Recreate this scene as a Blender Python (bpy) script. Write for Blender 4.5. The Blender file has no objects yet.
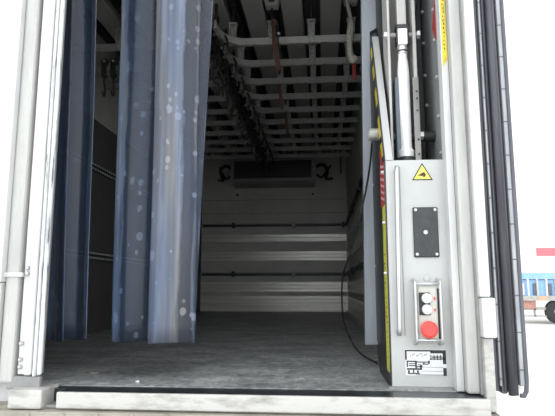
import bpy, bmesh, math, random
from mathutils import Vector, Matrix
random.seed(7)
sc = bpy.context.scene
C = sc.collection
PI = math.pi

# ------------------------------------------------------------ camera
cd = bpy.data.cameras.new('camera'); cam = bpy.data.objects.new('camera', cd); C.objects.link(cam)
cam.location = (0, 0, 0.35)
cam.rotation_euler = (math.radians(90 + 8.478), 0, math.radians(4.853))
cd.sensor_width = 36; cd.lens = 530 / 555 * 36; cd.clip_start = .02; cd.clip_end = 500
sc.camera = cam

# ------------------------------------------------------------ sky (bright white haze ahead, bluer behind the viewer)
w = bpy.data.worlds.new('sky'); sc.world = w; w.use_nodes = True
nt = w.node_tree; nt.nodes.clear()
tc = nt.nodes.new('ShaderNodeTexCoord'); sx = nt.nodes.new('ShaderNodeSeparateXYZ')
mr = nt.nodes.new('ShaderNodeMapRange'); mr.inputs[1].default_value = -1; mr.inputs[2].default_value = .6
cr = nt.nodes.new('ShaderNodeValToRGB')
cr.color_ramp.elements[0].color = (.90, .95, 1.0, 1); cr.color_ramp.elements[1].color = (1, 1, 1, 1)
bg = nt.nodes.new('ShaderNodeBackground'); bg.inputs[1].default_value = 1.0
wo = nt.nodes.new('ShaderNodeOutputWorld')
ms_ = nt.nodes.new('ShaderNodeMapRange'); ms_.inputs[1].default_value = -1; ms_.inputs[2].default_value = .1
ms_.inputs[3].default_value = 1.9; ms_.inputs[4].default_value = .85      # the yard side behind the viewer is the brighter one
nt.links.new(sx.outputs[1], ms_.inputs[0]); nt.links.new(ms_.outputs[0], bg.inputs[1])
nt.links.new(tc.outputs['Generated'], sx.inputs[0]); nt.links.new(sx.outputs[1], mr.inputs[0])
nt.links.new(mr.outputs[0], cr.inputs[0]); nt.links.new(cr.outputs[0], bg.inputs[0]); nt.links.new(bg.outputs[0], wo.inputs[0])
sc.view_settings.view_transform = 'Standard'; sc.view_settings.look = 'None'
sc.view_settings.gamma = 1; sc.view_settings.use_curve_mapping = False
sc.view_settings.exposure = 0.72

# ------------------------------------------------------------ materials
MATS = {}
def mat(name, col, rough=.5, metal=0, var=.12, scale=8, stretch=(1, 1, 1), bump=0, col2=None, spec=.5, thr=(.35, .65), emit=0):
    """base colour broken up by noise (dirt / wear) between col and col2"""
    m = bpy.data.materials.new(name); m.use_nodes = True; n = m.node_tree; b = n.nodes['Principled BSDF']
    b.inputs['Roughness'].default_value = rough; b.inputs['Metallic'].default_value = metal
    b.inputs['Specular IOR Level'].default_value = spec
    t = n.nodes.new('ShaderNodeTexCoord'); mp = n.nodes.new('ShaderNodeMapping'); mp.inputs['Scale'].default_value = stretch
    no = n.nodes.new('ShaderNodeTexNoise'); no.inputs['Scale'].default_value = scale; no.inputs['Detail'].default_value = 6
    no.inputs['Roughness'].default_value = .65
    r = n.nodes.new('ShaderNodeValToRGB'); r.color_ramp.elements[0].position = thr[0]; r.color_ramp.elements[1].position = thr[1]
    c2 = col2 or tuple(c * (1 - var) for c in col)
    r.color_ramp.elements[0].color = (*c2, 1); r.color_ramp.elements[1].color = (*col, 1)
    n.links.new(t.outputs['Object'], mp.inputs[0]); n.links.new(mp.outputs[0], no.inputs[0])
    n.links.new(no.outputs[0], r.inputs[0]); n.links.new(r.outputs[0], b.inputs['Base Color'])
    if bump:
        bp = n.nodes.new('ShaderNodeBump'); bp.inputs['Strength'].default_value = bump; bp.inputs['Distance'].default_value = .01
        n.links.new(no.outputs[0], bp.inputs['Height']); n.links.new(bp.outputs[0], b.inputs['Normal'])
    MATS[name] = m
    return m
M_white = mat('white_paint', (.67, .67, .66), .45, var=.14, scale=5, stretch=(3, 3, .7))
M_cream = mat('cream_paint', (.55, .545, .515), .5, var=.22, scale=5, stretch=(3, 3, .6))
M_seal = mat('dirty_white_seal', (.66, .67, .67), .5, col2=(.12, .125, .13), scale=16, stretch=(4, 4, .35), thr=(.36, .48))
M_sill = mat('worn_sill_paint', (.52, .51, .475), .45, col2=(.28, .265, .24), scale=14, stretch=(.5, 1, 1.5), thr=(.3, .52))
M_beam = mat('beige_beam', (.36, .335, .28), .6, col2=(.24, .22, .185), scale=9)
M_groove = mat('groove_grey', (.30, .30, .29), .6, var=.3)
M_blackstrip = mat('wet_black_strip', (.035, .04, .045), .28, col2=(.012, .013, .015), scale=20, bump=.2)
M_gasket = mat('black_rubber', (.045, .045, .055), .45, col2=(.085, .085, .095), scale=12, stretch=(3, 3, .3))
M_grubber = mat('grey_rubber', (.12, .12, .14), .5, col2=(.07, .07, .085), scale=14, stretch=(3, 3, .3))
M_floor = mat('floor_plate', (.36, .37, .375), .45, col2=(.20, .206, .21), scale=4.5, bump=.3, thr=(.38, .6), stretch=(.7, 1.3, 1))
n_ = M_floor.node_tree; b_ = n_.nodes['Principled BSDF']; old = b_.inputs['Base Color'].links[0].from_socket
t_ = n_.nodes.new('ShaderNodeTexCoord'); q_ = n_.nodes.new('ShaderNodeTexNoise'); q_.inputs['Scale'].default_value = 26; q_.inputs['Detail'].default_value = 8; q_.inputs['Distortion'].default_value = 1.5
k_ = n_.nodes.new('ShaderNodeValToRGB'); k_.color_ramp.elements[0].position = .35; k_.color_ramp.elements[1].position = .72
k_.color_ramp.elements[0].color = (.62, .62, .62, 1); k_.color_ramp.elements[1].color = (1.5, 1.48, 1.42, 1)
x_ = n_.nodes.new('ShaderNodeMix'); x_.data_type = 'RGBA'; x_.blend_type = 'MULTIPLY'; x_.inputs[0].default_value = 1
n_.links.new(t_.outputs['Object'], q_.inputs[0]); n_.links.new(q_.outputs[0], k_.inputs[0]); n_.links.new(old, x_.inputs[6]); n_.links.new(k_.outputs[0], x_.inputs[7]); n_.links.new(x_.outputs[2], b_.inputs['Base Color'])
M_alum = mat('ribbed_aluminium', (.86, .83, .75), .34, metal=.35, col2=(.62, .60, .53), scale=2, stretch=(.25, .25, 14), thr=(.35, .6))
M_panel = mat('wall_panel_grey', (.68, .66, .60), .45, col2=(.55, .535, .49), scale=2.5)
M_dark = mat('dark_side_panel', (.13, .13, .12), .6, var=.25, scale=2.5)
M_railbar = mat('galvanised_rail', (.46, .46, .435), .45, metal=.2, var=.2, scale=12)
M_bracket = mat('galvanised_bracket', (.50, .50, .47), .5, metal=.2, var=.5, scale=25)
M_ceil = mat('ceiling_dark', (.10, .10, .098), .7, var=.3)
M_slat = mat('ceiling_slat', (.42, .41, .385), .6, var=.12, scale=3)
M_rust = mat('rust_red_strap', (.10, .035, .022), .7, col2=(.07, .03, .02), scale=18)
M_black = mat('black_steel', (.025, .026, .028), .45, var=.4, scale=20)
M_hook = mat('dark_hook_steel', (.07, .068, .062), .5, metal=.4, var=.5, scale=30)
M_rope = mat('dirty_white_rope', (.72, .69, .62), .8, col2=(.38, .36, .32), scale=60, stretch=(1, 1, 3), bump=.5)
M_mast = mat('brushed_mast', (.29, .31, .335), .42, metal=.3, col2=(.19, .205, .225), scale=4, stretch=(4, 4, .4), thr=(.3, .7))
M_box = mat('steel_cabinet', (.50, .50, .485), .42, metal=.15, var=.12, scale=3)
M_steel = mat('bright_steel', (.60, .60, .59), .3, metal=.6, var=.1)
M_cyl = mat('cylinder_white', (.88, .88, .88), .18, metal=.1, var=.05)
M_bluegrey = mat('blue_grey_steel', (.12, .145, .17), .45, metal=.2, var=.2)
M_chan = mat('channel_grey', (.38, .365, .34), .6, col2=(.22, .215, .20), scale=10, stretch=(1, 1, .4))
M_boltpanel = mat('grey_bolted_panel', (.34, .35, .355), .4, metal=.1, col2=(.24, .25, .255), scale=5, stretch=(1, 1, .5))
M_yellow = mat('yellow_tape', (.78, .66, .03), .5, col2=(.58, .46, .05), scale=20)
M_yelgrn = mat('yellow_green_tape', (.68, .68, .07), .5, col2=(.50, .50, .08), scale=22, stretch=(1, 1, .5))
M_red = mat('red_marking', (.50, .06, .06), .5, col2=(.36, .05, .05), scale=15)
M_pink = mat('pale_pink_stripe', (.75, .50, .48), .5)
M_ink = mat('black_ink', (.02, .02, .022), .5)
M_plate = mat('name_plate_white', (.72, .72, .72), .4, var=.08)
M_lime = mat('warning_yellow', (.80, .82, .12), .5, var=.06)
M_blackplate = mat('black_plate', (.045, .048, .05), .5, var=.35, scale=40)
M_btn = mat('white_button', (.66, .72, .73), .35, var=.06)
M_stop = mat('red_stop_button', (.85, .07, .06), .35, var=.05)
M_ctl = mat('control_plate', (.58, .57, .51), .5, var=.12)
M_bead = mat('seal_bead', (.42, .43, .44), .5, col2=(.28, .28, .30), scale=14, stretch=(3, 3, .4))
M_ground = mat('pale_concrete', (.72, .72, .70), .8, var=.06, scale=.5)
M_fblue = mat('blue_container', (.22, .42, .72), .6, col2=(.34, .52, .76), scale=.8)  # trailer colours here and below are paled to stand for haze and glare
M_fbed = mat('trailer_frame', (.46, .44, .40), .6, var=.3)
M_fred = mat('trailer_red', (.48, .24, .18), .6, var=.2)
M_for = mat('trailer_orange', (.75, .42, .25), .5, var=.2)
M_tyre = mat('tyre_rubber', (.03, .03, .032), .7, var=.3)
M_sign = mat('red_sign', (.80, .17, .20), .5, var=.05)
M_grille = mat('evaporator_grey', (.15, .15, .15), .5, var=.3)
M_evbox = mat('evaporator_casing', (.42, .42, .40), .5, var=.15)

def strip_mat(name, bands, seed, spots=1.0, base=(.012, .02, .036), film=(.15, .19, .255)):  # film: haze tint with the sky's blue reflection mixed in
    """clear PVC: see-through plastic under bands of haze and painted reflection running down the strip; bands=[(u, opacity)]"""
    m = bpy.data.materials.new(name); m.use_nodes = True; n = m.node_tree; n.nodes.clear(); L = n.links.new
    N = lambda k: n.nodes.new('ShaderNode' + k)
    uv = N('UVMap'); sep = N('SeparateXYZ'); L(uv.outputs[0], sep.inputs[0])
    no = N('TexNoise'); no.inputs['Scale'].default_value = 5; no.inputs['Detail'].default_value = 5
    mp = N('Mapping'); mp.inputs['Scale'].default_value = (.6, 1.1, 1); mp.inputs['Location'].default_value = (seed, seed * 2, 0)
    L(uv.outputs[0], mp.inputs[0]); L(mp.outputs[0], no.inputs[0])
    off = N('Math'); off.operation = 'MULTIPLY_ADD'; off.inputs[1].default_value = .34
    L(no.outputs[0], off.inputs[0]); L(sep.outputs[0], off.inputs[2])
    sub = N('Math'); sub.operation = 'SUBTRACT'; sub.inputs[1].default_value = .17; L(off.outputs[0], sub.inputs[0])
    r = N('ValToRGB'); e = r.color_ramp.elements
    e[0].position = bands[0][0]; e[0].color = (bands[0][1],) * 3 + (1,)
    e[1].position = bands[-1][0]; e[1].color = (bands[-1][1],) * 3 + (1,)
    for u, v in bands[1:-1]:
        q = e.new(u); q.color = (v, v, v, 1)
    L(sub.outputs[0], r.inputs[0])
    # mineral spots: round drops dried on the plastic
    vo = N('TexVoronoi'); vo.inputs['Scale'].default_value = 1; vo.inputs['Randomness'].default_value = 1
    ma = N('Mapping'); ma.inputs['Scale'].default_value = (5.5, 42, 1); ma.inputs['Location'].default_value = (seed * 3, seed, 0)
    L(uv.outputs[0], ma.inputs[0]); L(ma.outputs[0], vo.inputs[0])
    sc_ = N('SeparateColor'); L(vo.outputs['Color'], sc_.inputs[0])
    rad = N('Math'); rad.operation = 'POWER'; rad.inputs[1].default_value = 2.2; L(sc_.outputs[0], rad.inputs[0])
    rm = N('Math'); rm.operation = 'MULTIPLY'; rm.inputs[1].default_value = .42; L(rad.outputs[0], rm.inputs[0])
    lt = N('MapRange'); lt.inputs[3].default_value = 1; lt.inputs[4].default_value = 0
    sm = N('Math'); sm.operation = 'SUBTRACT'; L(vo.outputs['Distance'], sm.inputs[0]); L(rm.outputs[0], sm.inputs[1])
    lt.inputs[1].default_value = -.02; lt.inputs[2].default_value = .06; L(sm.outputs[0], lt.inputs[0])
    # spots gather on the lower half
    hv = N('MapRange'); hv.inputs[1].default_value = .75; hv.inputs[2].default_value = .1
    hv.inputs[3].default_value = .12 * spots; hv.inputs[4].default_value = .45 * spots; L(sep.outputs[1], hv.inputs[0])
    sp = N('Math'); sp.operation = 'MULTIPLY'; L(lt.outputs[0], sp.inputs[0]); L(hv.outputs[0], sp.inputs[1])
    # fine vertical streaking of the haze and painted reflections, and weaker patches
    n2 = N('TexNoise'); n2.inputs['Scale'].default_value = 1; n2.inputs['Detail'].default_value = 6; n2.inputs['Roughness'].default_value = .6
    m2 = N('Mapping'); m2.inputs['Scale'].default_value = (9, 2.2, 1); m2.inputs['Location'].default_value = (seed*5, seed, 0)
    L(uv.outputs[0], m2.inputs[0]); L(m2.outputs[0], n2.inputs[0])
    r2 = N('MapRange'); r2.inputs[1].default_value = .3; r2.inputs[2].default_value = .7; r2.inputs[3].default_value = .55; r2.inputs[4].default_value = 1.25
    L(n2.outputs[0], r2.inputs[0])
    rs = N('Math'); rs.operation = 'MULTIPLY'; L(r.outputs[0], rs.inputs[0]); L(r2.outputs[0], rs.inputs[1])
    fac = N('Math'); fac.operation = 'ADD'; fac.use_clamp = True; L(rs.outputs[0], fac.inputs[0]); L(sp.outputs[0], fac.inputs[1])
    tr = N('BsdfTransparent'); tr.inputs[0].default_value = (.62, .68, .78, 1)
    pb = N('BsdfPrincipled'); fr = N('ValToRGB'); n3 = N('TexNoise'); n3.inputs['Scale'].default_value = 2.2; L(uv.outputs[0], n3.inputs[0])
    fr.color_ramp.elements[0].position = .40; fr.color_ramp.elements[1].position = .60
    fr.color_ramp.elements[0].color = (film[0]*.85, film[1]*.95, film[2]*1.15, 1); fr.color_ramp.elements[1].color = (film[0]*1.15, film[1]*1.04, film[2]*.9, 1)  # haze tint with the sky's blue reflection mixed into the colour
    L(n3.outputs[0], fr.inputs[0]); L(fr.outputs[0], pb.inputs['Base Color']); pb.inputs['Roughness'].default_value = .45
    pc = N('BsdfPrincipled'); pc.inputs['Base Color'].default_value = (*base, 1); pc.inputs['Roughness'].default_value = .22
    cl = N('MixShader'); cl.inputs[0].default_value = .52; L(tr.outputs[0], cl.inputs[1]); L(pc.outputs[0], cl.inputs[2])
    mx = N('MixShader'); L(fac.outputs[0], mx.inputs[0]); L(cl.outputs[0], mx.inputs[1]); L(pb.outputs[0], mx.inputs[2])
    o = N('OutputMaterial'); L(mx.outputs[0], o.inputs[0])
    return m

# ------------------------------------------------------------ mesh helpers
class MB:
    def __init__(s): s.bm = bmesh.new()
    def box(s, x0, x1, y0, y1, z0, z1):
        m = Matrix.Translation(((x0+x1)/2, (y0+y1)/2, (z0+z1)/2)) @ Matrix.Diagonal((abs(x1-x0), abs(y1-y0), abs(z1-z0), 1))
        bmesh.ops.create_cube(s.bm, size=1, matrix=m); return s
    def cyl(s, a, b, r, r2=None, n=16):
        a, b = Vector(a), Vector(b); d = b - a
        q = d.to_track_quat('Z', 'Y').to_matrix().to_4x4()
        bmesh.ops.create_cone(s.bm, cap_ends=True, segments=n, radius1=r, radius2=r if r2 is None else r2, depth=d.length,
                              matrix=Matrix.Translation((a+b)/2) @ q); return s
    def lathe(s, c, axis, prof, n=20):
        """prof: (distance along the axis, radius) pairs"""
        q = Vector(axis).to_track_quat('Z', 'Y').to_matrix(); rings = []
        for h, r in prof:
            rings.append([s.bm.verts.new(Vector(c) + q @ Vector((r*math.cos(2*PI*i/n), r*math.sin(2*PI*i/n), h))) for i in range(n)])
        for A, B in zip(rings, rings[1:]):
            for i in range(n): s.bm.faces.new((A[i], A[(i+1) % n], B[(i+1) % n], B[i]))
        s.bm.faces.new(rings[0][::-1]); s.bm.faces.new(rings[-1]); return s
    def tube(s, pts, r, n=10, sub=1):
        pts = [Vector(p) for p in pts]
        if sub > 1:
            out = []; P = [pts[0]] + pts + [pts[-1]]
            for i in range(1, len(P)-2):
                p0, p1, p2, p3 = P[i-1:i+3]
                for k in range(sub):
                    t = k/sub
                    out.append(.5*((2*p1) + (p2-p0)*t + (2*p0-5*p1+4*p2-p3)*t*t + (3*p1-p0-3*p2+p3)*t**3))
            out.append(pts[-1]); pts = out
        rings = []; up = None
        for i, p in enumerate(pts):
            d = (pts[min(i+1, len(pts)-1)] - pts[max(i-1, 0)]).normalized()
            if up is None: up = d.orthogonal().normalized()
            up = (up - d*up.dot(d)).normalized(); sd = d.cross(up)
            rr = r(i/(len(pts)-1)) if callable(r) else r
            rings.append([s.bm.verts.new(p + (up*math.cos(2*PI*k/n) + sd*math.sin(2*PI*k/n))*rr) for k in range(n)])
        for A, B in zip(rings, rings[1:]):
            for k in range(n): s.bm.faces.new((A[k], A[(k+1) % n], B[(k+1) % n], B[k]))
        s.bm.faces.new(rings[0][::-1]); s.bm.faces.new(rings[-1]); return s
    def prism(s, poly, d0, d1, axis='z'):
        """closed polygon pushed from d0 to d1 along an axis. axis z: (x,y); x: (y,z); y: (x,z)"""
        f = {'z': lambda a, b, d: (a, b, d), 'x': lambda a, b, d: (d, a, b), 'y': lambda a, b, d: (a, d, b)}[axis]
        A = [s.bm.verts.new(f(a, b, d0)) for a, b in poly]; B = [s.bm.verts.new(f(a, b, d1)) for a, b in poly]
        k = len(poly); s.bm.faces.new(A[::-1]); s.bm.faces.new(B)
        for i in range(k): s.bm.faces.new((A[i], A[(i+1) % k], B[(i+1) % k], B[i]))
        bmesh.ops.recalc_face_normals(s.bm, faces=s.bm.faces[:]); return s
    def ribbon(s, path, width, thick):
        """flat bar swept along a path in xy, standing upright: width is its height"""
        pts = [Vector(p) for p in path]; R = []
        for i, p in enumerate(pts):
            d = (pts[min(i+1, len(pts)-1)] - pts[max(i-1, 0)]); nrm = Vector((-d.y, d.x, 0)).normalized()*thick/2; h = Vector((0, 0, width/2))
            R.append([s.bm.verts.new(q) for q in (p-nrm-h, p+nrm-h, p+nrm+h, p-nrm+h)])
        for A, B in zip(R, R[1:]):
            for k in range(4): s.bm.faces.new((A[k], A[(k+1) % 4], B[(k+1) % 4], B[k]))
        s.bm.faces.new(R[0][::-1]); s.bm.faces.new(R[-1]); return s
    def build(s, name, m, parent=None, bevel=0, smooth=False):
        bmesh.ops.recalc_face_normals(s.bm, faces=s.bm.faces[:])
        me = bpy.data.meshes.new(name); s.bm.to_mesh(me); s.bm.free(); me.materials.append(m)
        o = bpy.data.objects.new(name, me); C.objects.link(o)
        if parent is not None:
            o.parent = parent; o.matrix_parent_inverse = Matrix.Translation(parent_loc(parent)).inverted()
        if smooth:
            for p in me.polygons: p.use_smooth = True
        if bevel:
            b = o.modifiers.new('bevel', 'BEVEL'); b.width = bevel; b.segments = 2; b.limit_method = 'ANGLE'
        return o
def parent_loc(p):
    return Vector(p.location) if p.type == 'EMPTY' else Vector((0, 0, 0))
def tag(o, label, cat, group=None, kind=None):
    o['label'] = label; o['category'] = cat
    if group: o['group'] = group
    if kind: o['kind'] = kind
    return o
def thing(name, label, cat, loc, group=None):
    o = bpy.data.objects.new(name, None); C.objects.link(o); o.location = loc; o.empty_display_size = .1
    return tag(o, label, cat, group)
def struct(name, mb, m, label=None, bevel=0):
    o = mb.build(name, m, None, bevel); o['kind'] = 'structure'
    if label: o['label'] = label
    return o

# ============================================================ SETTING
struct('ground', MB().box(-60, 120, -60, 200, -1.3, -1.2), M_ground, 'pale concrete yard around the truck body')
FY = 1.82                                         # front plane of the door frame
XL, XR, YB, ZC = -1.78, .362, 7.69, 2.36          # inside faces of the body
# floor plate
fl = struct('floor', MB().box(XL-.05, .56, 1.915, YB+.05, -.09, 0), M_floor, 'scuffed dark grey load floor')
# ceiling with lengthwise slats, dark gaps between them and hanger channels in the gaps
ce = struct('ceiling', MB().box(XL-.1, .58, 1.84, YB+.1, ZC, ZC+.08), M_ceil, 'dark ceiling with lengthwise slats')
GAPS = [.209 - .266*k for k in range(8)]
for k in range(7):
    c = .076 - .266*k
    MB().box(c-.072, c+.072, 2.2, YB, 2.25, ZC+.001).build('ceiling_slat', M_slat, ce, bevel=.006)
for g in GAPS:
    MB().box(g-.02, g+.02, 2.9, YB, 2.26, ZC+.001).build('hanger_channel', M_black, ce)
for g in (GAPS[0], GAPS[2], GAPS[5]):
    MB().prism([(g-.058, 2.30), (g+.058, 2.30), (g+.04, 2.235), (g-.04, 2.235)], 3.33, 3.39, 'y').build('cross_block', M_slat, ce)
# back wall: flat panels with four ribbed aluminium planks standing proud
wb = struct('wall_back', MB().box(XL-.1, .56, YB, YB+.1, -.09, ZC+.05), M_panel, 'grey end wall with aluminium planks')
def ribbed(z0, z1, n, yy, proud=.014):
    h = (z1-z0)/n; p = [(yy+.002, z0)]
    for i in range(n):
        a = z0+i*h; p += [(yy-proud*.8, a+h*.03), (yy-proud, a+h*.1), (yy-proud, a+h*.9), (yy-proud*.8, a+h*.97)]
    return p + [(yy+.002, z1)]
for z0, z1, n in ((0.003, .225, 5), (.28, .424, 3), (.725, .865, 3), (1.0, 1.113, 2)):
    MB().prism(ribbed(z0, z1, n, YB), XL+.01, XR-.01, 'x').build('aluminium_plank', M_alum, wb)
for z in (1.42, 1.62):
    MB().box(XL+.01, XR-.01, YB-.004, YB+.001, z, z+.007).build('panel_seam', M_groove, wb)
# right wall
wr = struct('wall_right', MB().box(XR, .56, 2.46, YB+.05, -.09, ZC+.05), M_panel, 'grey side wall behind the lift mast')
for z0, z1, n in ((0.003, .225, 5), (.28, .424, 3), (.725, .865, 3), (1.0, 1.113, 2)):
    h = (z1-z0)/n; p = [(XR+.002, z0)]
    for i in range(n):
        a = z0+i*h; p += [(XR-.011, a+h*.03), (XR-.014, a+h*.1), (XR-.014, a+h*.9), (XR-.011, a+h*.97)]
    MB().prism(p+[(XR+.002, z1)], 2.5, YB-.02, 'y').build('aluminium_plank', M_alum, wr)
MB().box(XR-.03, XR, 2.5, YB-.02, 0.001, .03).build('skirting', M_alum, wr)
# left wall with two pairs of perforated lashing tracks
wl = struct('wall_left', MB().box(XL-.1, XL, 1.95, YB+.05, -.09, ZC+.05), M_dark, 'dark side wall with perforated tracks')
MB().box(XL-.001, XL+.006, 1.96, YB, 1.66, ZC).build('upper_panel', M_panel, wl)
for z in (1.282, .592):
    t = MB().box(XL-.001, XL+.012, 2.1, YB-.03, z-.034, z+.034).build('lashing_track', M_black, wl)
    d = MB()
    y = 3.0
    while y < 6.2:
        for dz in (-.018, .018): d.box(XL+.011, XL+.014, y, y+.026, z+dz-.008, z+dz+.008)
        y += .046
    d.build('track_holes', M_plate, t)
# front wall left of the door and above it
struct('wall_front', MB().box(XL-.1, -1.085, 1.87, 1.95, -.09, ZC+.05).box(-1.085, .56, 1.87, 1.95, 2.16, ZC+.05), M_white, 'white front wall around the doorway')
# the side of the lift recess
struct('wall_recess', MB().box(.462, .56, 1.93, 2.46, -.001, 2.36), M_boltpanel, 'grey recess side behind the lift')
rp = bpy.data.objects['wall_recess']
for x, y, z in [(0, 2.27, 1.42), (0, 2.05, 1.46), (0, 2.27, 1.27), (0, 2.05, 1.33), (0, 2.04, 1.17), (0, 2.26, 1.13), (0, 2.04, 1.01), (0, 2.25, .98), (0, 2.03, .86), (0, 2.27, 1.57), (0, 2.05, 1.62)]:
    MB().lathe((.463, y, z), (-1, 0, 0), [(0, .009), (.008, .009), (.011, .006)], 10).build('panel_bolt', M_steel, rp)
MB().prism([(2.03, 1.49), (2.09, 1.40), (2.03, 1.32), (1.985, 1.40)], .4615, .4585, 'x').build('red_warning_diamond', M_red, rp)

# ---- door frame (vertical members, all standing on the chassis beam)
def vert(name, x0, x1, y0, y1, z0, z1, m, label=None, bevel=.004):
    return struct(name, MB().box(x0, x1, y0, y1, z0, z1), m, label, bevel)
TOP = 2.3
# left side, outside to inside
vert('trim_1', -1.30, -1.128, 1.79, 1.87, .368, TOP, M_white, 'outermost white panel, ending above the corner', .003)
vert('trim_2', -1.30, -1.13, 1.80, 1.87, .020, .366, M_cream)
vert('trim_3', -1.128, -1.077, FY-.005, 1.88, .020, TOP, M_cream, None, .01)
vert('trim_4', -1.077, -1.067, FY+.03, 1.88, .020, TOP, M_groove)
vert('trim_5', -1.067, -1.036, FY+.01, 1.88, .048, TOP, M_white)
s6 = struct('trim_6', MB().box(-1.036, -1.008, FY-.012, 1.88, .048, TOP), M_white, 'white door seal of the left jamb', .008)
MB().box(-1.008, -.998, FY, 1.88, .05, TOP).build('seal_lip', M_groove, s6)
MB().box(-1.004, -.993, FY-.008, 1.84, .044, TOP).build('seal_lip', M_seal, s6, .004)
MB().box(-.994, -.990, FY+.004, 1.85, .05, TOP).build('seal_lip', M_groove, s6)
MB().box(-.991, -.975, FY-.004, 1.832, .048, TOP).build('seal_lip', M_seal, s6, .006)
struct('trim_7', MB().box(-1.14, -1.062, FY-.012, FY+.005, .385, .402), M_white, 'horizontal strap across the left frame', .004)
for z in (.418, .398):
    MB().lathe((-1.052, FY+.01, z), (0, -1, 0), [(0, .008), (.006, .008), (.01, .005)], 10).build('frame_rivet', M_steel, bpy.data.objects['trim_5'])
for z in (.155, .10, .075):
    MB().lathe((-1.057, FY+.01, z), (0, -1, 0), [(0, .008), (.006, .008), (.01, .005)], 10).build('frame_rivet', M_steel, bpy.data.objects['trim_5'])
# black rubber foot under the left seal
struct('trim_8', MB().box(-1.10, -.978, FY+.0, 1.84, .0, .044), M_groove, 'grey foot block under the left seal', .004)
# right side
t9 = vert('trim_9', .446, .473, 1.90, 1.96, .001, TOP, M_white, 'inner white strip of the right jamb')
MB().box(.4505, .468, 1.8985, 1.9, 1.18, 1.9).build('yellow_tape', M_yellow, t9)
MB().prism([(.4505, 1.18), (.468, 1.18), (.4505, 1.15)], 1.8985, 1.9, 'y').build('yellow_tape', M_yellow, t9)
sk = MB(); z = 1.22
while z < 1.6:
    for k in range(1):
        a = random.uniform(.456, .461); sk.box(a, a+random.uniform(.002, .004), 1.897, 1.8985, z, z+random.uniform(.003, .008))
    z += .016
sk.build('tape_lettering', M_ink, t9)
vert('trim_10', .466, .482, 1.90, 1.96, .001, TOP, M_groove)
vert('trim_11', .470, .517, 1.86, 1.90, .001, TOP, M_cream, None, .008)
vert('trim_12', .508, .520, 1.84, 1.90, .001, TOP, M_groove)
vert('trim_13', .513, .549, FY-.004, 1.93, .317, TOP, M_white, 'outer white post of the right jamb, upper length', .006)
vert('trim_14', .516, .561, FY-.012, 1.93, .186, .315, M_white, 'wider short block on the right post', .006)
vert('trim_15', .517, .549, FY-.004, 1.93, -.045, .184, M_sill, 'lower end of the right post', .004)
# sill
struct('trim_16', MB().box(-.90, .515, 1.795, 1.93, -.045, -.002).box(-.975, -.90, 1.862, 1.93, -.045, -.002), M_blackstrip, 'wet black strip along the front of the floor')
struct('trim_17', MB().box(-.897, .52, 1.782, 1.797, -.052, .001), M_sill, 'worn white sill lip', .004)
struct('trim_21', MB().box(-.945, -.897, 1.80, 1.86, -.07, -.045), M_groove, 'grey bottom of the notch in the sill')
struct('trim_18', MB().box(-1.063, -.945, 1.775, 1.90, -.055, .008), M_sill, 'square catch block at the left end of the sill', .006)
bm_ = struct('trim_19', MB().box(-1.30, .552, 1.80, 1.95, -.20, -.05).box(-1.30, .552, 1.76, 1.80, -.078, -.058), M_beam, 'beige chassis beam under the sill', .002)
for i in range(13):
    x = -.98 + .118*i
    MB().lathe((x, 1.762, -.068), (0, -1, 0), [(0, .009), (.006, .009), (.01, .005)], 10).build('beam_rivet', M_beam, bm_)
struct('trim_20', MB().box(-1.30, .54, 1.745, 1.95, -.14, -.079), M_white, 'pale lower edge of the chassis beam')

# ============================================================ open door leaf beside the right post
dr = struct('door_1', MB().box(.585, .665, 1.93, 3.1, .006, 2.3), M_white, 'open door leaf folded back along the body, seen on its edge')
def gask(x0, x1, y0, zb, m, name, rnd=.004):
    return MB().box(x0, x1, y0, 1.935, zb, 2.3).build(name, m, dr, rnd)
gask(.551, .572, 1.86, .012, M_gasket, 'rubber_gasket')
g = gask(.573, .579, 1.85, .03, M_bead, 'white_seal_bead', .001)
gask(.580, .598, 1.86, .004, M_grubber, 'rubber_gasket')
gask(.586, .590, 1.852, .008, M_gasket, 'rubber_gasket', .001)
MB().cyl((.609, 1.85, .002), (.609, 1.85, 2.3), .012).build('rubber_gasket', M_gasket, dr, smooth=True)
MB().cyl((.626, 1.862, .0), (.626, 1.862, 2.3), .007).build('rubber_gasket', M_grubber, dr, smooth=True)
gask(.598, .636, 1.875, .006, M_gasket, 'rubber_gasket')
g2 = gask(.637, .651, 1.85, .03, M_bead, 'white_seal_bead', .003)
MB().tube([(.657, 1.853, 2.3), (.657, 1.853, .045), (.654, 1.852, .015), (.645, 1.85, .0), (.634, 1.85, .002)], .0075, 8).build('rubber_gasket', M_grubber, dr, smooth=True)
z = .05
while z < 1.7:
    MB().box(.5725, .5795, 1.8495, 1.852, z, z+.005).build('seal_clip', M_grubber, g)
    MB().box(.6368, .6515, 1.8495, 1.852, z+.03, z+.034).build('seal_clip', M_grubber, g2)
    z += .12

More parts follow.
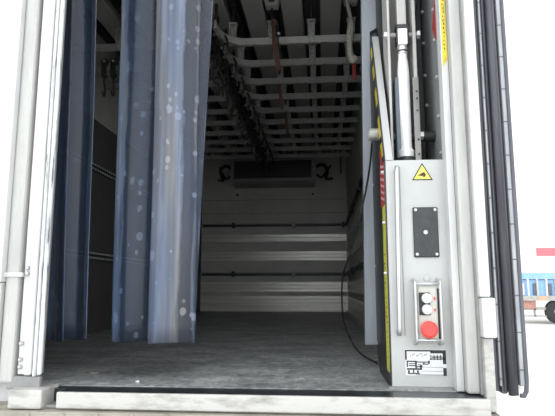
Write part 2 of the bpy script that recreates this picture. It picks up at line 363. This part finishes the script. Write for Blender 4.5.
# ============================================================ strip curtain
def strip(name, label, xb, xt, y, bands, seed, profile, zb=.14, spots=1, **kw):
    """xb=(left,right) at the bottom, xt at z 1.5; profile(u) pushes the sheet forwards or back"""
    nu, nv = 24, 30; b = bmesh.new(); uvl = b.loops.layers.uv.new('UVMap'); G = []
    for j in range(nv+1):
        v = j/nv; z = zb + (2.155-zb)*v; k = (z-zb)/(1.5-zb); row = []
        for i in range(nu+1):
            u = i/nu; x0 = xb[0]+(xt[0]-xb[0])*k; x1 = xb[1]+(xt[1]-xb[1])*k
            yy = y + profile(u)*(1-.25*v) + .006*math.sin(v*7+seed+u*2)
            row.append(b.verts.new((x0+(x1-x0)*u, yy, z + .004*math.sin(u*5+seed)*(1-v))))
        G.append(row)
    for j in range(nv):
        for i in range(nu):
            f = b.faces.new((G[j][i], G[j][i+1], G[j+1][i+1], G[j+1][i])); f.smooth = True
            for l, (a, c) in zip(f.loops, ((i, j), (i+1, j), (i+1, j+1), (i, j+1))): l[uvl].uv = (a/nu, c/nv)
    me = bpy.data.meshes.new(name); b.to_mesh(me); b.free()
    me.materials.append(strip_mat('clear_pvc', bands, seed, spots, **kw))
    o = bpy.data.objects.new(name, me); C.objects.link(o)
    s = o.modifiers.new('thickness', 'SOLIDIFY'); s.thickness = .003
    return tag(o, label, 'curtain strip')
G1 = 'pvc strips hanging in the doorway'
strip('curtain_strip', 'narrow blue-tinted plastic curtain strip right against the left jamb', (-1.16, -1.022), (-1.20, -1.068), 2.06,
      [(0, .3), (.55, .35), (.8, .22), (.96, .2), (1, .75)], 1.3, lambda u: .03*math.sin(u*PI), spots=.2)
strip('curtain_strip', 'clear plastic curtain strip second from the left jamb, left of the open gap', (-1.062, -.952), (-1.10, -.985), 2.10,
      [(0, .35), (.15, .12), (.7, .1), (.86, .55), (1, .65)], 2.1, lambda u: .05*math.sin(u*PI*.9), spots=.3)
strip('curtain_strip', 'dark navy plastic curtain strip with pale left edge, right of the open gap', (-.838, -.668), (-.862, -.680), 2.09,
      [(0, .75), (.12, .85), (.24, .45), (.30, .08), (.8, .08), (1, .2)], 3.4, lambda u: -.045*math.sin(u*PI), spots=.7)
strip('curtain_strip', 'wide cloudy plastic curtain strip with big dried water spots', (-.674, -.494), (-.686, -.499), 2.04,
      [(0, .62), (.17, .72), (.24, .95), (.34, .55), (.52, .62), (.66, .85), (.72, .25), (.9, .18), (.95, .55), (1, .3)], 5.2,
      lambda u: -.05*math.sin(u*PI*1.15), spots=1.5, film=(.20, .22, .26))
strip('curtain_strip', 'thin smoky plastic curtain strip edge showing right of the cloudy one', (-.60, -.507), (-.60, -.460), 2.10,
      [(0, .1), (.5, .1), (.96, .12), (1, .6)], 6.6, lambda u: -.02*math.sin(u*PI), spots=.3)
tag(MB().box(-1.25, .40, 2.0, 2.16, 2.16, ZC).build('curtain_track', M_steel), 'steel track above the doorway carrying the plastic strips', 'curtain track')

# ============================================================ rails on the end wall
for z, n in ((1.246, 'upper'), (.535, 'lower')):
    r = thing('lashing_rail', '%s dark lashing rail running across the end wall' % n, 'rail', (-.7, YB, z))
    MB().box(XL+.02, XR-.02, YB-.035, YB-.015, z-.022, z+.022).build('rail_bar', M_black, r, .003)
    MB().box(XL+.02, XR-.02, YB-.038, YB-.034, z+.010, z+.016).build('rail_lip', M_railbar, r)
    for x in (-1.30, -.42, .30):
        MB().box(x-.02, x+.02, YB-.045, YB+.001, z-.04, z+.04).build('rail_bracket', M_bracket if x == -.42 else M_black, r, .003)
    rr = thing('lashing_rail', '%s dark lashing rail along the right wall' % n, 'rail', (XR, 5, z))
    MB().box(XR-.035, XR-.012, 2.6, YB-.04, z-.022, z+.022).build('rail_bar', M_black, rr, .003)
    for y in (3.2, 4.7, 6.2): MB().box(XR-.04, XR+.001, y-.02, y+.02, z-.04, z+.04).build('rail_bracket', M_black, rr)

# ============================================================ evaporator on the end wall
ev = thing('evaporator', 'grey ceiling cooling unit with louvred front high on the end wall', 'cooling unit', (-.69, 7.4, 1.77))
MB().prism([(7.30, 2.15), (7.30, 1.83), (7.36, 1.80), (YB-.002, 1.80), (YB-.002, 2.15)], -1.28, -.10, 'x').build('casing', M_evbox, ev, .006)
MB().box(-1.24, -.14, 7.293, 7.301, 1.865, 2.12).build('grille_back', M_black, ev)
for k in range(8): MB().box(-1.24, -.14, 7.286, 7.295, 1.875+.031*k, 1.880+.031*k).build('grille_slat', M_grille, ev)
MB().box(-1.28, -.10, 7.27, 7.30, 2.145, 2.155).build('top_edge', M_railbar, ev)
MB().box(-1.29, -.09, 7.285, 7.303, 1.825, 1.865).build('bottom_flange', M_evbox, ev)
MB().box(-1.29, -1.24, 7.285, 7.305, 1.865, 2.14).build('side_flange', M_evbox, ev); MB().box(-.14, -.09, 7.285, 7.305, 1.865, 2.14).build('side_flange', M_evbox, ev)
for x in (-1.25, -.13):
    o = MB().lathe((x, YB+.001, 1.70), (0, -1, 0), [(0, .018), (.014, .018), (.02, .01)], 12).build('wall_stud', M_black)
    tag(o, 'dark round stud in the end wall under the %s end of the cooling unit' % ('left' if x < -1 else 'right'), 'stud')

for x0, side, dx in ((-1.314, 'left', -1), (-.066, 'right', 1)):
    h = MB()
    h.tube([(x0, 7.45, 2.06), (x0+.08*dx, 7.40, 2.08), (x0+.15*dx, 7.45, 2.00), (x0+.13*dx, 7.55, 1.90), (x0+.22*dx, YB-.002, 1.93)], .022, 8, 4)
    h.tube([(x0, 7.5, 1.95), (x0+.07*dx, 7.44, 1.90), (x0+.16*dx, 7.52, 2.04), (x0+.2*dx, YB-.002, 2.12)], .016, 8, 4)
    tag(h.build('coolant_hose', M_hook, smooth=True), 'dark bent hoses leaving the %s end of the cooling unit' % side, 'hose')
o = MB().cyl((.255, 6.9, 1.83), (.255, 6.9, 2.262), .009, n=8).build('hanging_rod', M_black)
tag(o, 'thin dark rod hanging from the ceiling near the far right corner', 'rod')

# ============================================================ meat rails under the ceiling
ORD = ['nearest', 'second nearest', 'third nearest', 'fourth nearest', 'fifth nearest', 'sixth nearest', 'seventh nearest',
       'eighth nearest', 'ninth nearest', 'farthest']
RY = [3.37 + .353*k for k in range(10)]
RZ = 2.0
def bracket(x, y, parent, m=None):
    b = MB()
    b.box(x-.023, x+.023, y+.006, y+.011, 1.985, 2.131).box(x-.023, x-.017, y-.03, y+.006, 2.03, 2.131).box(x+.017, x+.023, y-.03, y+.006, 2.03, 2.131)
    b.box(x-.023, x+.023, y-.016, y-.011, 1.97, 2.045).box(x-.030, x+.030, y-.03, y+.02, 2.125, 2.131)
    o = b.build('bracket', m or M_bracket, parent)
    MB().box(x-.006, x+.006, y-.006, y+.006, 2.13, 2.262).build('hanger_rod', M_black, o)
    MB().lathe((x, y-.015, 2.0), (0, -1, 0), [(0, .008), (.006, .008), (.009, .004)], 8).build('bracket_bolt', M_steel, o)
    return o
for k, y in enumerate(RY):
    r = thing('meat_rail', '%s crosswise meat rail on the right, bending into the main rail' % ORD[k], 'meat rail', (-.1, y, RZ), 'crosswise rails on the right')
    path = [(XR-.001, y, RZ), (.1, y, RZ), (-.2, y, RZ), (-.5, y, RZ)]
    for a in range(1, 9):
        t = a/8*PI/2
        path.append((-.5 - .16*math.sin(t), y - .19*(1-math.cos(t)), RZ))
    path.append((-.66, y-.27, RZ))
    MB().ribbon(path, .046, .010).build('rail_bar', M_railbar, r)
    MB().ribbon([(p[0], p[1], RZ-.026) for p in path], .006, .026).build('rail_foot', M_bracket, r)
    for g in GAPS[:4]: bracket(g, y, r)
    l = thing('meat_rail', '%s crosswise meat rail on the left of the main rail' % ORD[k], 'meat rail', (-1.3, y, RZ), 'crosswise rails on the left')
    MB().ribbon([(XL+.001, y, RZ), (-1.3, y, RZ), (-.80, y, RZ)], .046, .010).build('rail_bar', M_railbar, l)
    MB().ribbon([(XL+.001, y, RZ-.026), (-1.3, y, RZ-.026), (-.80, y, RZ-.026)], .006, .026).build('rail_foot', M_bracket, l)
    for g in GAPS[4:7]: bracket(g, y, l)
    # lever switch joining the cross rail to the main rail
    sw = MB().box(-.705, -.64, y-.09, y-.02, 2.03, 2.045).box(-.705, -.69, y-.07, y-.04, 2.04, 2.36).build('rail_switch', M_hook, r, .003)
    MB().tube([(-.66, y-.06, 2.03), (-.62, y-.10, 1.99), (-.60, y-.11, 1.90), (-.62, y-.11, 1.86)], .008, 8, 4).build('switch_lever', M_hook, sw, smooth=True)
    MB().lathe((-.70, y-.09, 2.015), (0, -1, 0), [(0, .012), (.01, .012), (.014, .007)], 10).build('switch_bolt', M_steel, sw)
mrl = thing('meat_rail', 'long main meat rail running away from the door under the ceiling', 'meat rail', (-.73, 4.8, RZ))
MB().ribbon([(-.73, 2.3, RZ-.002), (-.73, 4.5, RZ-.002), (-.73, 7.25, RZ-.002)], .05, .012).build('rail_bar', M_hook, mrl)
for y in RY: MB().box(-.745, -.715, y+.10, y+.13, 1.99, ZC).build('bracket', M_hook, mrl)

# trolleys with hooks
def trolley():
    t = thing('hook_trolley', '', 'meat hook', (0, 0, 0), 'hook trolleys on the rails')
    MB().lathe((-.012, 0, .045), (1, 0, 0), [(0, .024), (.004, .028), (.008, .022), (.016, .022), (.02, .028), (.024, .024)], 14).build('wheel', M_hook, t, smooth=True)
    MB().box(-.024, -.017, -.02, .02, -.07, .06).box(-.024, .02, -.02, .02, -.075, -.065).box(.016, .022, -.02, .02, -.075, -.045).build('yoke', M_hook, t, .002)
    MB().lathe((-.024, 0, .045), (-1, 0, 0), [(0, .010), (.008, .009)], 8).build('axle_nut', M_plate, t)
    MB().tube([(0, 0, -.07), (0, 0, -.11), (.02, 0, -.14), (.035, 0, -.18), (.02, 0, -.215), (-.01, 0, -.22), (-.03, 0, -.195)], lambda q: .0075*(1-.6*max(0, q-.6)), 8, 4).build('hook', M_hook, t, smooth=True)
    return t
def copy_tree(o):
    c = o.copy(); C.objects.link(c)
    for ch in list(o.children):
        d = ch.copy(); C.objects.link(d); d.parent = c
    return c
tr0 = trolley(); first = True
spots = [(-.73, 3.10), (-.73, 3.19), (-.73, 3.46), (-.73, 3.56), (-.73, 3.66), (-.73, 3.82), (-.73, 3.91), (-.73, 4.18), (-.73, 4.27), (-.73, 4.52),
         (-.73, 4.62), (-.73, 4.88), (-.73, 5.0), (-.73, 5.24), (-.73, 5.36), (-.73, 5.62), (-.73, 5.72), (-.73, 5.98), (-.73, 6.1), (-.73, 6.34), (-.73, 6.5), (-.73, 6.8)]
for x, y in spots:
    t = tr0 if first else copy_tree(tr0); first = False
    t.location = (x, y, RZ+.005); t.rotation_euler = (random.uniform(-.05, .05), 0, random.uniform(0, 2*PI))
    t['label'] = 'dark steel trolley with curved meat hook in the dim row on the main rail'
for i, (x, kk) in enumerate(((-1.50, 1), (-1.57, 1), (-1.64, 1), (-1.59, 2))):
    t = copy_tree(tr0); t.location = (x, RY[kk], RZ+.005); t.rotation_euler = (0, 0, PI/2 + random.uniform(-.15, .15))
    t['label'] = 'dark steel meat hook trolley bunched on a left crosswise rail, seen through the curtain gap'
    t['group'] = 'hook trolleys bunched in the curtain gap'

# things hanging from the nearest rails
st = thing('rail_stop', 'rust-red hanging strap hooked over the nearest meat rail', 'strap', (-.30, 3.35, 1.78))
MB().prism([(-.325, 2.132), (-.300, 2.132), (-.292, 1.98), (-.262, 1.80), (-.268, 1.765), (-.292, 1.775), (-.318, 1.96)], 3.322, 3.332, 'y').build('strap', M_rust, st)
MB().tube([(-.285, 3.345, 2.13), (-.281, 3.33, 2.06), (-.279, 3.33, 1.98), (-.262, 3.335, 1.86)], .006, 8, 3).build('strap_pin', M_black, st, smooth=True)
MB().lathe((-.276, 3.33, 2.03), (0, -1, 0), [(0, .010), (.006, .009), (.01, .004)], 10).build('strap_bolt', M_plate, st)
for j, yy in enumerate((3.36+.353*2, 3.36+.353*4)):
    o = MB().prism([(-.345, 2.132), (-.322, 2.132), (-.316, 1.96), (-.298, 1.76), (-.322, 1.76), (-.34, 1.95)], yy, yy+.01, 'y').build('rail_stop', M_rust)
    tag(o, 'thin rusty strap hanging from the %s meat rail' % ORD[2+2*j], 'strap')
o = thing('rail_stop', 'dark red strap hanging below the white rope by the mast', 'strap', (.245, 3.70, 1.86))
MB().box(.230, .258, 3.694, 3.70, 1.84, 2.005).build('strap', M_red, o); MB().box(.225, .262, 3.688, 3.706, 1.985, 2.03).build('strap_loop', M_rust, o)
rp_ = thing('rope', 'dirty white rope looped and knotted over the nearest meat rail', 'rope', (.195, 3.33, 1.85))
MB().tube([(.165, 3.31, 2.36), (.182, 3.31, 2.23), (.200, 3.31, 2.13), (.211, 3.31, 2.05), (.205, 3.31, 1.97), (.200, 3.315, 1.90), (.212, 3.32, 1.84)], .012, 8, 4).build('rope_strand', M_rope, rp_, smooth=True)
MB().tube([(.205, 3.30, 2.10), (.190, 3.30, 2.02), (.184, 3.30, 1.95), (.190, 3.31, 1.88), (.194, 3.31, 1.83)], .012, 8, 4).build('rope_strand', M_rope, rp_, smooth=True)
MB().tube([(.196, 3.305, 1.97), (.193, 3.305, 1.90), (.20, 3.305, 1.835), (.212, 3.31, 1.815), (.228, 3.31, 1.835)], lambda q: .016+.010*q, 8, 4).build('rope_tail', M_rope, rp_, smooth=True)

# ============================================================ lift mast and control cabinet in the right of the doorway
lf = thing('loading_lift', 'steel loading lift mast with white control cabinet in the right of the doorway', 'lift', (.34, 2.1, 0))
# mast column with its foot off the floor
ms = MB().prism([(.181, .10), (.236, .10), (.238, 1.55), (.325, 1.60), (.325, 2.36), (.208, 2.36)], 2.40, 2.46, 'y').build('mast_column', M_mast, lf, .003)
MB().box(.240, .268, 2.43, 2.46, .10, 2.3).build('mast_web', M_bluegrey, ms)
for z in (.10, .43, .79): MB().cyl((.232, 2.37, z+.012), (.262, 2.33, z+.012), .006, n=10).build('mast_bolt', M_steel, ms)
# cabinet body and front plate
cab = MB().box(.241, .450, 1.957, 2.30, 0.001, .812).build('cabinet_body', M_box, lf, .003)
MB().box(.237, .456, 1.948, 1.957, 0.001, .815).build('front_plate', M_box, lf, .002)
# side plate with sloped front edge
MB().prism([(1.952, .001), (1.952, .815), (2.292, 1.45), (2.42, 1.33), (2.42, .09), (2.30, .001)], .2315, .2365, 'x').build('side_plate', M_black, lf)
MB().prism([(1.945, .815), (1.960, .815), (2.310, 1.475), (2.295, 1.475)], .237, .264, 'x').build('sloped_flange', M_box, lf, .001)
# warning tape on the side plate, following the front edge
def tape(z0, z1, m, wdt=.055, name='warning_tape', off=.006, th=.0006):
    def fy(z): return 1.952 if z <= .815 else 1.952 + (z-.815)/(1.47-.815)*.348
    poly = [(fy(z0)+off, z0), (fy(z1)+off, z1), (fy(z1)+off+wdt, z1), (fy(z0)+off+wdt, z0)]
    return MB().prism(poly, .2315-th, .2316, 'x').build(name, m, lf)
for a, b in ((1.36, 1.42), (1.24, 1.31), (1.09, 1.18), (.93, 1.03), (.84, .90)): tape(a, b, M_yellow)
tape(.655, .812, M_red, .13); tape(.815, .88, M_red, .06, off=.05)
for i in range(6):
    z = .665+.025*i
    MB().prism([(1.965, z), (1.965, z+.008), (2.075, z+.035), (2.075, z+.025)], .2308, .2312, 'x').build('warning_stripe', M_pink, lf)
yt = tape(.05, .652, M_yelgrn, .085)
ink = MB(); z = .10
for i in range(22):
    if i % 7 != 6:
        a = 1.975+random.uniform(0, .02); ink.box(.2302, .2309, a, a+random.uniform(.008, .03), z, z+random.uniform(.003, .007))
    z += .0175
ink.build('tape_lettering', M_ink, lf)
for y, z in ((1.97, .775), (1.97, .585), (1.97, .40)): MB().lathe((.2315, y, z), (-1, 0, 0), [(0, .006), (.01, .005)], 8).build('plate_bolt', M_steel, lf)
# pivot boss on the side plate with its cross shaft
MB().lathe((.232, 2.12, .965), (-1, 0, 0), [(0, .025), (.036, .025), (.040, .021), (.040, .012), (.032, .010)], 20).build('pivot_boss', M_bracket, lf)
MB().cyl((.236, 2.14, .957), (.460, 2.14, .957), .022, n=14).build('pivot_shaft', M_black, lf)
# upright channel holding the cylinder
MB().box(.278, .390, 2.24, 2.25, .80, 2.0).build('channel_back', M_chan, lf)
MB().box(.278, .288, 2.09, 2.25, .80, 2.0).build('channel_flange', M_cream, lf, .002)
MB().box(.380, .393, 2.09, 2.25, .80, 2.0).build('channel_flange', M_cream, lf, .002)
ph = MB().box(.372, .395, 2.083, 2.09, .81, 1.19).build('perforated_bar', M_chan, lf, .002)
for z in (.87, .93, 1.05, 1.10, 1.13): MB().cyl((.386, 2.0825, z), (.386, 2.085, z), .0045, n=10).build('bar_hole', M_ink, ph)
MB().box(.268, .456, 2.30, 2.40, .0, 2.36).build('recess_back', M_black, lf)
# hydraulic cylinder
hc = MB().lathe((.341, 2.11, .86), (-.004, 0, 1), [(0, .030), (.03, .032), (.04, .0235), (.05, .023), (.36, .024), (.405, .021), (.425, .0175), (.45, .0175)], 24).build('hydraulic_cylinder', M_cyl, lf, smooth=True)
hc.modifiers.new('e', 'EDGE_SPLIT').split_angle = math.radians(40)
MB().cyl((.341, 2.11, .815), (.341, 2.11, .862), .040, n=20).build('cylinder_collar', M_black, lf, .004)
MB().box(.303, .322, 2.10, 2.16, .80, 1.20).build('hose_guard', M_bluegrey, lf, .003)
MB().cyl((.3395, 2.11, 1.300), (.3395, 2.11, 1.335), .0205, n=20).build('cylinder_gland', M_steel, lf, .003)
MB().cyl((.3395, 2.11, 1.309), (.3395, 2.11, 1.315), .0215, n=20).build('gland_ring', M_ink, lf)
MB().box(.320, .359, 2.085, 2.135, 1.335, 1.405).build('clevis', M_cyl, lf, .004)
MB().box(.314, .365, 2.09, 2.14, 1.398, 1.426).box(.314, .320, 2.09, 2.13, 1.34, 1.426).box(.359, .365, 2.09, 2.13, 1.34, 1.426).build('clevis_cap', M_black, lf, .004)
MB().box(.322, .360, 2.11, 2.15, 1.42, 2.0).build('cylinder_rod', M_chan, lf, .003).data.materials[0] = M_cream
MB().cyl((.262, 2.11, 1.385), (.41, 2.11, 1.385), .010, n=12).build('clevis_pin', M_chan, lf)
for x in (.266, .400): MB().cyl((x, 2.11, 1.385), (x+.012, 2.11, 1.385), .018, n=6).build('pin_nut', M_steel, lf)
MB().cyl((.398, 2.12, .957), (.412, 2.12, .957), .018, n=6).build('pin_nut', M_steel, lf)
MB().tube([(.415, 2.28, 1.8), (.405, 2.24, 1.6), (.40, 2.22, 1.45), (.42, 2.25, 1.3)], .009, 8, 4).build('hydraulic_hose', M_black, lf, smooth=True)
MB().tube([(.43, 2.28, 1.9), (.425, 2.2, 1.65), (.405, 2.2, 1.5)], .008, 8, 4).build('hydraulic_hose', M_black, lf, smooth=True)
FP = 1.948
# long handle
MB().tube([(.275, FP, .775), (.275, FP-.022, .777), (.272, FP-.032, .76), (.268, FP-.032, .50), (.264, FP-.032, .21), (.264, FP-.022, .195), (.264, FP, .195)], .0085, 10, 3).build('cabinet_handle', M_steel, lf, smooth=True)
MB().box(.2855, .2875, FP-.003, FP, .18, .79).build('door_seam', M_groove, lf)
# black cover plate
bp = MB().box(.328, .417, FP-.009, FP, .455, .637).build('cover_plate', M_blackplate, lf, .006)
for x in (.338, .407):
    for z in (.466, .627): MB().lathe((x, FP-.009, z), (0, -1, 0), [(0, .0058), (.003, .005)], 10).build('cover_screw', M_steel, bp)
MB().lathe((.371, FP-.009, .545), (0, -1, 0), [(0, .008), (.004, .006)], 12).build('cover_screw', M_plate, bp)
# triangular warning sign
MB().prism([(.331, .738), (.406, .738), (.3695, .803)], FP-.0012, FP, 'y').build('sign_border', M_ink, lf)
wt = MB().prism([(.338, .742), (.399, .742), (.3693, .795)], FP-.0020, FP-.0012, 'y').build('warning_triangle', M_lime, lf)
MB().prism([(.357, .756), (.364, .762), (.372, .768), (.378, .766), (.382, .758), (.378, .750), (.370, .748), (.372, .755), (.365, .752)], FP-.0025, FP-.002, 'y').build('hand_symbol', M_rust, wt)
for i in range(3): MB().box(.352+.004*i, .354+.004*i, FP-.0025, FP-.002, .750+.003*i, .758+.003*i).build('hand_symbol', M_rust, wt)
# control station in its guard frame
cs = MB().box(.337, .404, FP-.035, FP, .165, .352).build('control_panel', M_ctl, lf, .005)
MB().box(.322, .337, FP-.004, FP, .17, .345).box(.404, .416, FP-.004, FP, .17, .345).build('panel_shadow_gap', M_ink, lf)
g = MB()
for x in (.327, .413): g.tube([(x, FP-.004, .375), (x, FP-.04, .368), (x, FP-.045, .355), (x, FP-.045, .175), (x, FP-.04, .158), (x, FP-.004, .152)], .0055, 8, 2)
g.cyl((.327, FP-.045, .360), (.413, FP-.045, .360), .005).cyl((.327, FP-.045, .168), (.413, FP-.045, .168), .005)
g.build('guard_frame', M_steel, lf, smooth=True)
MB().box(.340, .378, FP-.038, FP-.035, .252, .330).build('button_backing', M_ink, cs, .002)
for z in (.310, .272):
    MB().lathe((.3655, FP-.037, z), (0, -1, 0), [(0, .0175), (.010, .0175), (.014, .015)], 24).build('white_button', M_btn, cs)
    s = 1 if z > .3 else -1
    MB().prism([(.389, z-.002*s), (.399, z-.002*s), (.394, z+.008*s)], FP-.0365, FP-.035, 'y').box(.3925, .3955, FP-.0365, FP-.035, z-.008, z).build('red_arrow', M_stop, cs)
MB().lathe((.368, FP-.035, .205), (0, -1, 0), [(0, .017), (.012, .017), (.014, .029), (.024, .029), (.029, .022)], 28).build('emergency_stop', M_stop, cs)
MB().lathe((.370, FP, .382), (0, -1, 0), [(0, .013), (.003, .011)], 20).build('oval_boss', M_box, lf)
MB().lathe((.366, FP, .148), (0, -1, 0), [(0, .009), (.002, .0085)], 20).build('round_stud', M_ctl, lf)
# rating plate, print too small to read
npl = MB().box(.284, .424, FP-.002, FP, .045, .133).build('rating_plate', M_plate, lf)
q = MB(); P = lambda x0, x1, z0, z1: q.box(.284+x0*.14, .284+x1*.14, FP-.0026, FP-.002, .045+z0*.088, .045+z1*.088)
P(0, .66, .93, .985); P(.62, 1, .86, .985); P(.92, 1, .0, .30); P(.92, 1, .45, .9)
P(.60, .98, .62, .66); P(.62, .64, .6, .8); P(.70, .72, .6, .8); P(.78, .80, .6, .8); P(.86, .88, .6, .8); P(.62, .9, .73, .75)
P(.03, .06, .32, .55); P(.03, .27, .52, .57); P(.24, .28, .28, .57); P(.24, .58, .50, .54); P(.56, .60, .45, .58)
P(.03, .40, .22, .28); P(.36, .40, .22, .42); P(.05, .35, .06, .10); P(.18, .21, .06, .28); P(.40, .93, .32, .33); P(.40, .93, .17, .18); P(.25, .93, .02, .04)
for i in range(9): P(.12+.05*i, .14+.05*i+.02*(i % 2), .74+.04*(i % 3), .77+.04*(i % 3))
P(.08, .24, .36, .40); P(.08, .24, .44, .47); P(.28, .42, .32, .36); P(.42, .56, .42, .46); P(.06, .10, .10, .2); P(.28, .32, .08, .2); P(.66, .98, .68, .71); P(.0, .04, .6, .985); P(.30, .38, .4, .43); P(.44, .47, .42, .5)
q.build('plate_print', M_ink, npl)
MB().box(.225, .47, 1.935, 1.957, 0, .008).build('foot_strip', M_groove, lf)

# cable
cb = MB().tube([(0.203, 2.090, 0.926), (0.203, 2.200, 0.857), (0.192, 2.300, 0.769), (0.160, 2.380, 0.625), (0.128, 2.500, 0.507), (0.099, 2.650, 0.408), (0.095, 2.750, 0.285), (0.107, 2.850, 0.169), (0.178, 3.712, 0.008), (0.179, 3.166, 0.008), (0.198, 2.803, 0.008), (0.240, 2.518, 0.008)], .0042, 8, 5).build('cable', M_black, smooth=True)
for o in [cs] + list(cs.children) + [c for c in lf.children if c.name.startswith('guard_frame')]:
    o.data.transform(Matrix.Translation((-.007, 0, .001)))
o = MB().lathe((-.69, 1.99, 0), (0, 0, 1), [(0, .008), (.004, .009), (.007, .004)], 8).build('pebble', M_plate)
tag(o, 'tiny pale pebble on the floor just behind the black strip', 'pebble')
o = MB().prism([(-.96, 2.18), (-.93, 2.17), (-.925, 2.19), (-.95, 2.205)], .0, .004, 'z').build('debris_scrap', M_beam)
tag(o, 'small tan scrap on the floor behind the left end of the sill', 'scrap')
tag(cb, 'black cable hanging from the lift and curling onto the floor', 'cable')

# ============================================================ far yard, right edge
tl = thing('flatbed_trailer', 'distant trailer with blue slatted load at the right edge', 'trailer', (9.6, 24.5, -1.2))
MB().box(8.2, 13.5, 23.6, 26.0, -.22, -.02).build('trailer_bed', M_fbed, tl)
MB().box(8.2, 13.5, 23.8, 23.9, -.62, -.5).box(8.2, 13.5, 23.8, 23.9, -.9, -.84).build('side_guard', M_fbed, tl)
for x in (8.3, 8.95, 10.9): MB().box(x, x+.07, 23.8, 23.9, -.9, -.2).build('guard_post', M_fbed, tl)
MB().box(8.45, 9.0, 23.7, 24.4, -.55, -.22).build('tool_box', M_fred, tl)
MB().box(9.1, 9.42, 23.58, 23.66, -.2, -.04).build('marker_board', M_for, tl)
ld = MB().box(8.35, 13.4, 23.8, 25.8, -.02, .66).box(8.0, 13.4, 23.7, 25.9, .68, .95).build('blue_load', M_fblue, tl)
for i in range(14): MB().box(8.32+.38*i, 8.38+.38*i, 23.68, 23.80, -.02, .72).build('load_post', M_plate if i % 2 else M_ctl, ld)
for i in range(9): MB().box(8.38+.57*i, 8.38+.57*i+.2, 23.74, 23.80, .02, .5).build('load_panel', M_plate if i % 3 == 0 else M_bluegrey, ld)
for x in (9.92, 11.1, 12.3):
    w_ = MB().lathe((x, 23.7, -.68), (0, 1, 0), [(0, .42), (.03, .5), (.27, .5), (.3, .42)], 28).build('wheel', M_tyre, tl, smooth=False)
    MB().lathe((x, 23.69, -.68), (0, 1, 0), [(0, .1), (.02, .26), (.1, .26)], 20).build('wheel_rim', M_plate, w_)
sg = thing('sign_board', 'plain red sign board in the sky above the distant trailer', 'sign', (15.6, 30, -1.2))
MB().box(11.65, 15.6, 30, 30.15, 2.02, 2.46).build('board', M_sign, sg)
MB().box(15.4, 15.6, 30, 30.15, -1.2, 2.1).build('post', M_plate, sg)
